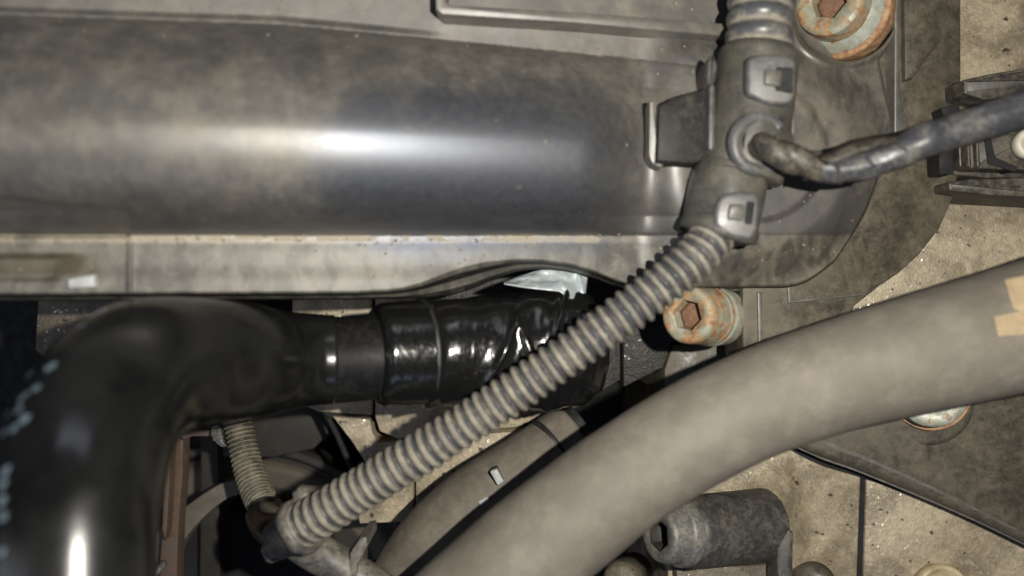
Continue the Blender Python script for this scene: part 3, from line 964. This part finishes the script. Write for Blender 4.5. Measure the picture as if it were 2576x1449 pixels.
def blob_on(part, parent, name, u, v, r, mat, rng):
    me_ = part.data
    bv = BVHTree.FromPolygons([tuple(p.co + parent.location) for p in me_.vertices], [tuple(p.vertices) for p in me_.polygons])
    o = Vector((0, 0, D))
    d = (P(u, v, 0) - o).normalized()
    hit, nrm, _, dist = bv.ray_cast(o, d)
    if hit is None:
        return
    if nrm.dot(d) > 0:
        nrm = -nrm
    Mx = nrm.to_track_quat('Z', 'Y').to_matrix()
    rad = r * S * fac(hit.z)
    n = 14
    V = [hit + nrm * 0.0004]
    for k in range(n):
        a = 2 * math.pi * k / n
        q = rad * rng.uniform(0.65, 1.15)
        p = hit + Mx @ Vector((q * math.cos(a) * 1.3, q * math.sin(a), 0))
        h2, n2, _, _ = bv.find_nearest(p)
        V.append(h2 + (n2 if n2.dot(nrm) > 0 else -n2) * 0.0003)
    m = bpy.data.meshes.new('blob')
    m.from_pydata([tuple(x) for x in V], [], [(0, k + 1, (k + 1) % n + 1) for k in range(n)])
    link(name, m, mat, parent)

prng = random.Random(11)
for (u, v, r) in [(205, 822, 9), (130, 922, 17), (75, 945, 12), (48, 960, 14), (92, 978, 13), (60, 1000, 17), (28, 1010, 15), (50, 1030, 15), (20, 1045, 14), (62, 1056, 16), (38, 1078, 13), (12, 1090, 13), (14, 1190, 16), (10, 1220, 14), (8, 1260, 13), (9, 1300, 13), (6, 1390, 12)]:
    blob_on(eh.children[0], eh, 'print_mark', u, v, r, M['print'], prng)

# ------------------------------------------------------------------ corrugated looms
def loom(name, label, path, pitch_px, amp_px, zref, mat, n_per=10, seg=44, dust=None, group=None, crest=0.5):
    pitch = pitch_px * S * fac(zref)
    amp = amp_px * S * fac(zref)
    rows = wpath(path)
    _, s = crom(rows, 50)
    n = int(s[-1] / pitch * n_per)
    jit = lambda sv: 0.22 * mnoise.noise(Vector((sv * 55, 1.7, 4.2)))
    def prof(sv, a, r, Lt):
        ph = (sv / pitch + jit(sv)) % 1.0
        w = 0.5 + 0.5 * math.cos(2 * math.pi * ph)
        w = w ** crest
        sq = np.array([0.00035 * mnoise.noise(Vector((sv * 70, math.cos(x) * 1.2, math.sin(x) * 1.2))) for x in a]) * (r / 0.007)
        return -amp * (1 - w) * (1 + 0.25 * mnoise.noise(Vector((sv / pitch * 0.9, 3.3, 1)))) + sq
    def dustf(sv, Lt):
        ph = (sv / pitch + jit(sv)) % 1.0
        w = 0.5 + 0.5 * math.cos(2 * math.pi * ph)
        t = sv / Lt
        return dust(w, t, ph)
    o = link(name, tube_mesh(path, n, seg, prof=prof, dustf=dustf), mat)
    tag(o, label, 'conduit', group)
    return o

def loom_dust(t, c):
    lo = 0.06 - 0.34 * min(1, max(0, (t - 0.05) * 1.8))
    return float(sstep(lo - 0.07, lo + 0.05, np.array(c)) * sstep(0.40, 0.20, np.array(c))) * 0.75 - 0.12
LOOM = [(1800, 588, 0.030, 57), (1745, 652, 0.033, 58), (1640, 738, 0.034, 57), (1520, 826, 0.034, 56), (1400, 912, 0.033, 56), (1150, 1082, 0.029, 56), (950, 1206, 0.024, 57), (820, 1286, 0.020, 58), (742, 1334, 0.017, 58)]
loom('ribbed_conduit', 'long dusty ribbed conduit crossing diagonally over the black tape', LOOM, 29.5, 15, 0.03, M['loom'], n_per=14,
     dust=lambda w, t, ph: loom_dust(t, ((ph + 0.5) % 1.0) - 0.5), crest=0.45)
FINE = [(592, 1035, -0.050, 35), (606, 1100, -0.048, 36), (625, 1175, -0.044, 38), (655, 1255, -0.036, 41), (700, 1325, -0.024, 45)]
loom('ribbed_conduit', 'thin finely ribbed conduit hanging beside the rusty bracket', FINE, 12.2, 6, -0.045, M['loom_fine'], n_per=8, seg=36,
     dust=lambda w, t, ph: 0.7 * w ** 2 - 0.2, crest=0.7)
UP = [(1922, -120, 0.016, 86), (1914, 20, 0.019, 86), (1908, 135, 0.021, 86)]
loom('ribbed_conduit', 'broad ribbed conduit entering the harness clip at its upper end', UP, 47, 11, 0.02, M['loom'], n_per=16, seg=56,
     dust=lambda w, t, ph: max(0.0, (0.5 - w) * 1.6) - 0.15, crest=0.5)

# ------------------------------------------------------------------ conduit junction at the lower end
jn = thing('conduit_junction', 'dusty grey plastic branch piece joining the ribbed conduits at their lower end', 'junction', P(760, 1370, -0.03))
pdir = (P(742, 1334, 0.017) - P(820, 1286, 0.020)).normalized()
jb = P(762, 1322, 0.017)
kj = S * fac(0.017)
link('collar', lathe_mesh(jb, pdir, [(0.0, 60 * kj), (-0.001, 70 * kj), (0.0015, 73 * kj), (0.0035, 70 * kj), (0.004, 58 * kj), (0.012, 48 * kj)], 48, wob=0.02), M['junction'], jn)
link('branch', tube_mesh([(735, 1345, 0.010, 52), (790, 1385, 0.006, 50), (850, 1420, 0.004, 48), (940, 1475, 0.003, 48), (1010, 1530, 0.002, 48)], 30, 36), M['junction'], jn)
link('boot', tube_mesh([(760, 1320, 0.012, 50), (715, 1330, -0.004, 56), (685, 1318, -0.018, 54), (668, 1295, -0.026, 50)], 24, 36), M['hose'], jn)
sharp(link('clamp_band', lathe_mesh(P(712, 1372, 0.002), (0.5, -0.75, 0.25), [(-0.003, 50 * kj), (-0.002, 56 * kj), (0.002, 56 * kj), (0.003, 50 * kj)], 36), M['junction'], jn))
poly_part('fin', [(880, 1392), (905, 1352), (922, 1350), (925, 1372), (900, 1420), (890, 1640), (872, 1640)], -0.012, 0.010, M['junction'], jn, 0.0008)
link('lug', lathe_mesh(P(762, 1250, 0.012), (-0.2, 0.3, 1), [(-0.012, 34 * kj), (0.0, 30 * kj), (0.0025, 20 * kj), (0.003, 9 * kj)], 24, wob=0.25), M['junction'], jn)

# ------------------------------------------------------------------ harness clip on the cover
hc = thing('harness_clip', 'black plastic harness clip with two square latches on the cover', 'clip', P(1880, 350, 0.0))
UPB = [(1911, 118, 0.020, 97), (1905, 170, 0.020, 100), (1893, 260, 0.021, 102), (1878, 350, 0.022, 104), (1862, 436, 0.022, 104)]
def body_prof(s, a, r, Lt):
    e = min(s, Lt - s)
    return -0.0016 * math.exp(-(e / 0.0012) ** 2) + 0 * a
link('upper_body', tube_mesh(UPB, 60, 64, prof=body_prof), M['clip'], hc)
LOB = [(1838, 428, 0.021, 92), (1830, 470, 0.022, 96), (1818, 530, 0.023, 96), (1806, 592, 0.025, 92)]
link('lower_body', tube_mesh(LOB, 50, 64, prof=body_prof), M['clip'], hc)

link('lip', tube_mesh([(1863, 426, 0.022, 104), (1862, 430, 0.022, 108), (1860, 440, 0.022, 108), (1859, 444, 0.022, 103)], 14, 64), M['clip'], hc)
link('lip', tube_mesh([(1811, 570, 0.0245, 93), (1810, 574, 0.0246, 98), (1807, 590, 0.025, 98), (1806, 594, 0.025, 90)], 14, 64), M['clip'], hc)
def latch(pts, win, z0, z1, nub):
    o = link('latch', prism_mesh(roundpoly(pts, 20, 6), z0, z1, 0.0014, 3), M['latch'], hc)
    sharp(o, 50)
    # flush black patch stands for the window's shaded recess; catch inside
    w = sub('window_shade_patch', prism_mesh(roundpoly(win, 5, 3), z1 - 0.001, z1 + 0.0002, 0.0), M['void'], o, smooth=False)
    # raised frame around the window
    fr = [(pts[0][0] + 8, pts[0][1]), ]
    nb = sub('catch', prism_mesh(roundpoly(nub, 6, 3), z1 - 0.001, z1 + 0.0011, 0.0005), M['clip'], o)
    return o
latch([(1880, 150), (1898, 135), (1985, 136), (2004, 152), (2002, 240), (1990, 262), (1930, 262), (1876, 236)],
      [(1952, 168), (1996, 170), (1994, 236), (1950, 228)], 0.020, 0.0372,
      [(1925, 172), (1968, 176), (1966, 218), (1922, 212)])
latch([(1812, 490), (1850, 480), (1912, 486), (1908, 578), (1892, 602), (1842, 600), (1796, 570), (1798, 530)],
      [(1878, 506), (1899, 508), (1892, 566), (1872, 562)], 0.020, 0.0375,
      [(1836, 512), (1876, 514), (1870, 556), (1830, 552)])
# open ring where the taped cable leaves
rc_ = P(1908, 362, 0.034)
kk = S * fac(0.034)
def c_ring():
    pts = []
    for i in range(22):
        a = R(35 + (330 - 35) * i / 21.0)
        pts.append((1908 + 62 * math.cos(a), 362 - 66 * math.sin(a), 0.0335 + 0.003 * math.cos(a - R(180)) * 0.6, 17))
    return tube_mesh(pts, 70, 20)
link('cable_ring', c_ring(), M['latch'], hc)
link('ring_cup', lathe_mesh(P(1908, 362, 0.026), (0.1, 0, 1), [(0, 70 * kk), (0.0078, 68 * kk)], 40), M['clip'], hc)
link('ring_mouth', lathe_mesh(P(1908, 362, 0.0335), (0.1, 0, 1), [(0, 46 * kk), (0.0012, 46 * kk)], 40), M['void'], hc)
sharp(link('blade', prism_mesh(roundpoly([(1786, 215), (1799, 213), (1798, 370), (1790, 380), (1782, 372)], 4), 0.004, 0.030, 0.0005), M['latch'], hc))
sharp(link('side_tab', prism_mesh(smoothpoly([(1781, 150), (1792, 138), (1803, 150), (1806, 178), (1800, 205), (1788, 216), (1778, 206), (1776, 178)], 40), 0.006, 0.030, 0.0012), M['boss'], hc), 60)
sharp(link('edge_rib', prism_mesh([(1992, 245), (2001, 243), (2000, 360), (1991, 368)], 0.005, 0.024, 0.0004), M['latch'], hc))
for pts in ([(1724, 424), (1960, 444), (1960, 452), (1722, 432)],):
    pass

# ------------------------------------------------------------------ taped cable
CAB = [(1895, 368, 0.028, 30), (1918, 372, 0.036, 32), (1960, 388, 0.040, 36), (2030, 418, 0.040, 34), (2110, 426, 0.040, 36), (2200, 408, 0.041, 38), (2320, 360, 0.043, 43), (2450, 314, 0.044, 45), (2580, 272, 0.045, 47), (2760, 215, 0.045, 49)]
def cab_prof(s, a, r, Lt):
    t = s / Lt
    p = (s / 0.0105 + a / (2 * math.pi) * 1.0)
    saw = p - np.floor(p)
    k = 0.55 * (1 - float(sstep(0.30, 0.5, np.array(t)))) + 0.12
    w = np.array([mnoise.noise(Vector((s * 120, math.cos(x) * 1.6, math.sin(x) * 1.6))) for x in a])
    return 0.0011 * k * (saw - 0.5) + 0.0003 * w + 0.0011 * math.exp(-((t - 0.40) / 0.05) ** 2) * np.cos(a - 2.2)
cb = thing('taped_cable', 'taped slate grey cable leaving the harness clip toward the dusty connector', 'cable', P(2200, 400, 0.03))
link('tape_sleeve', tube_mesh(CAB[3:], 160, 40, prof=cab_prof), M['cable'], cb)
def core_prof(s, a, r, Lt):
    p = s / 0.0110 + a / math.pi
    return 0.0010 * np.abs(np.sin(math.pi * p)) ** 0.7 - 0.0010
link('twisted_core', tube_mesh([(1893, 366, 0.026, 34), (1915, 368, 0.036, 36), (1955, 384, 0.0405, 38), (2010, 406, 0.0405, 39), (2070, 421, 0.040, 38)], 90, 40, prof=core_prof), M['core'], cb)
def flap():
    up_ = [(2052, 394), (2090, 372), (2140, 352), (2200, 340), (2262, 334)]
    lo_ = [(2085, 410), (2115, 398), (2150, 382), (2205, 366), (2262, 356)]
    V, F = [], []
    for k in range(5):
        V.append(tuple(P(*up_[k], 0.0435)))
        V.append(tuple(P(*lo_[k], 0.0500 - 0.0006 * abs(k - 2))))
    for k in range(4):
        F.append((2 * k, 2 * k + 1, 2 * k + 3, 2 * k + 2))
    m = bpy.data.meshes.new('flap')
    m.from_pydata(V, [], F)
    o = link('tape_flap', m, M['core'], cb)
    o.modifiers.new('thick', 'SOLIDIFY').thickness = 0.0006
flap()

# ------------------------------------------------------------------ connector at the right
cn = thing('wire_connector', 'dusty black plug connector with side ears and a pale ring', 'connector', P(2520, 350, -0.046))
def cp(name, poly, z0, z1, mat='connector', bev=0.0008, rnd=5):
    return sharp(link(name, prism_mesh(roundpoly(poly, rnd, 4), z0, z1, bev), M[mat], cn), 40)
cp('housing', [(2380, 296), (2404, 268), (2480, 248), (2760, 215), (2760, 450), (2480, 448), (2376, 436), (2370, 380)], -0.046, -0.024)
cp('housing_step', [(2440, 300), (2760, 262), (2760, 432), (2440, 424)], -0.026, -0.014)
cp('ear', [(2424, 200), (2486, 186), (2760, 140), (2760, 205), (2590, 222), (2560, 246), (2478, 252), (2426, 236)], -0.046, -0.010, 'connector', 0.0012)
cp('ear', [(2386, 458), (2440, 450), (2760, 442), (2760, 505), (2500, 492), (2440, 486), (2388, 480)], -0.046, -0.012, 'connector', 0.0010)
cp('end_stop', [(2362, 380), (2398, 380), (2400, 438), (2364, 438)], -0.046, -0.013, 'void', 0.0004)
cp('end_stop', [(2368, 272), (2412, 258), (2420, 292), (2376, 300)], -0.046, -0.015, 'void', 0.0004)
for k in range(3):
    cp('rib', [(2410 + 22 * k, 330), (2420 + 22 * k, 328), (2424 + 22 * k, 420), (2414 + 22 * k, 420)], -0.026, -0.0115, 'connector', 0.0008, 3)
cp('slot', [(2476, 340), (2490, 332), (2504, 396), (2562, 420), (2552, 432), (2486, 412)], -0.02, -0.0134, 'void', 0.0)
link('ring', lathe_mesh(P(2572, 368, -0.016), (-0.1, 0, 1), [(0, 36 * rr), (0.006, 36 * rr), (0.0075, 32 * rr), (0.0078, 24 * rr), (0.006, 14 * rr), (0.0045, 12 * rr), (0.0042, 4 * rr)], 36), M['ring_white'], cn)

# ------------------------------------------------------------------ rusty bracket and strap, lower left
rb = thing('rusty_bracket', 'rusty flanged steel bracket standing beside the black elbow hose', 'bracket', P(420, 1300, -0.12))
poly_part('web', smoothpoly([(424, 1120), (440, 1092), (462, 1076)], 12, False) + [(461, 1100), (459, 1200), (450, 1300), (446, 1400), (440, 1640), (404, 1640), (400, 1440), (408, 1330), (420, 1180)], -0.072, -0.064, M['bracket_rust'], rb, 0.0006)
poly_part('flange', [(406, 1330), (412, 1200), (416, 1110), (428, 1086), (452, 1068), (470, 1070), (448, 1086), (430, 1112), (427, 1200), (420, 1330), (414, 1360)], -0.072, -0.058, M['bracket_rust'], rb, 0.0008)
poly_part('top_arm', [(446, 1096), (474, 1082), (570, 1082), (572, 1098), (484, 1098), (462, 1106)], -0.072, -0.057, M['bracket_rust'], rb, 0.0006)
o = tag(link('wire_end', tube_mesh([(380, 1470, -0.05, 9), (392, 1442, -0.048, 9), (408, 1424, -0.05, 9), (412, 1416, -0.054, 8)], 20, 14), M['socket_steel']), 'short pale wire end in front of the rusty bracket', 'wire')
st = thing('curved_strap', 'flat grey curved strap passing behind the rusty bracket', 'strap', P(450, 1330, -0.13))
outer = smoothpoly([(600, 1205), (545, 1222), (470, 1272), (400, 1330), (350, 1400), (320, 1500), (310, 1640)], 50, False)
inner = smoothpoly([(410, 1640), (416, 1480), (440, 1400), (490, 1325), (560, 1262), (600, 1245)], 50, False)
poly_part('band', outer + inner, -0.085, -0.075, M['hose_under'], st, 0.0008)

# small ridged clip by the fine conduit
rk = thing('ridged_clip', 'small pale ridged plastic clip beside the finely ribbed conduit', 'clip', P(548, 1100, -0.06))
sharp(link('clip_body', prism_mesh(roundpoly([(532, 1072), (552, 1066), (560, 1112), (572, 1124), (556, 1126), (540, 1112), (530, 1096)], 5, 3), -0.062, -0.049, 0.0006), M['latch'], rk))
for i in range(4):
    vv = 1078 + i * 9
    sharp(link('ridge', prism_mesh([(535, vv), (553, vv - 3), (554, vv + 1), (536, vv + 4)], -0.052, -0.0478, 0.0002), M['loom_fine'], rk))

# ------------------------------------------------------------------ dim things deep behind the conduits
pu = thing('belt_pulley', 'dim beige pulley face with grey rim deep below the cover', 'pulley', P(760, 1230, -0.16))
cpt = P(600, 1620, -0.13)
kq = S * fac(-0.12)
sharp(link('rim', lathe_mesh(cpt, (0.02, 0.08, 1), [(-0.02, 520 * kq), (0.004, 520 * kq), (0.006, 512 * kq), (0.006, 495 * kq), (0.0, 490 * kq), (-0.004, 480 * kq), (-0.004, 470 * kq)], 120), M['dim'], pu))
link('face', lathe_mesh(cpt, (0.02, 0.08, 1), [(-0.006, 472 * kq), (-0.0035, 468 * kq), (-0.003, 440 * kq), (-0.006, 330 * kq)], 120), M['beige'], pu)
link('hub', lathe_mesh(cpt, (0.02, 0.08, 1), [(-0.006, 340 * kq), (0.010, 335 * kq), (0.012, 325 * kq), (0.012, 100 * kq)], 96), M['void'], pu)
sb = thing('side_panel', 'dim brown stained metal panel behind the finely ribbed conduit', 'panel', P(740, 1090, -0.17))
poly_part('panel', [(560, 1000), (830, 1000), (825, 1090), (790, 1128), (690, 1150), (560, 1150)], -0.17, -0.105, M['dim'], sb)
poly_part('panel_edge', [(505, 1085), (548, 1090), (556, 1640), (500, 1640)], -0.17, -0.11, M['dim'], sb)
th = tag(link('thin_cable', tube_mesh([(820, 1040, -0.07, 8), (846, 1090, -0.068, 8), (868, 1140, -0.066, 8), (892, 1200, -0.064, 8)], 24, 12), M['void']), 'thin black cable hanging along the left edge of the casting', 'cable')

# ------------------------------------------------------------------ crumbs of dry dirt lying on the cover
def crumbs():
    rg = random.Random(5)
    bm = bmesh.new()
    spots = []
    for _ in range(150):
        spots.append((rg.uniform(0, 1600), rg.gauss(606, 9)))
    for _ in range(90):
        spots.append((rg.uniform(0, 1950), rg.uniform(605, 705)))
    for _ in range(110):
        spots.append((rg.uniform(1600, 2180), rg.uniform(150, 660)))
    for _ in range(60):
        spots.append((rg.uniform(0, 1800), rg.uniform(0, 130)))
    for _ in range(14):
        spots.append((rg.uniform(100, 1600), rg.uniform(180, 520)))
    for (u, v) in spots:
        if v > float(vbot(u)) - 12:
            continue
        z = float(ztop(np.array(float(u)), np.array(float(v))))
        r = 0.00018 * rg.uniform(0.7, 1.0) / max(0.22, rg.random())
        r = min(r * 0.8, 0.00045)
        c = P(u, v, z) + Vector((0, 0, r * 0.3))
        mt = Matrix.Translation(c) @ Matrix.Rotation(rg.uniform(0, 6), 4, 'Z') @ Matrix.Diagonal((r * rg.uniform(0.8, 1.6), r * rg.uniform(0.7, 1.2), r * 0.7, 1))
        g = bmesh.ops.create_icosphere(bm, subdivisions=1, radius=1.0, matrix=mt)
        for vt in g['verts']:
            vt.co += Vector((rg.uniform(-1, 1), rg.uniform(-1, 1), rg.uniform(-1, 1))) * r * 0.25
    me = bpy.data.meshes.new('crumbs')
    bm.to_mesh(me)
    bm.free()
    o = link('dirt_crumbs', me, plain('dry_dirt', (0.19, 0.16, 0.118), 0.9, 0.4, 500), None, smooth=False)
    o['kind'] = 'stuff'
    tag(o, 'crumbs of dry tan dirt scattered over the black cover', 'dirt')
crumbs()
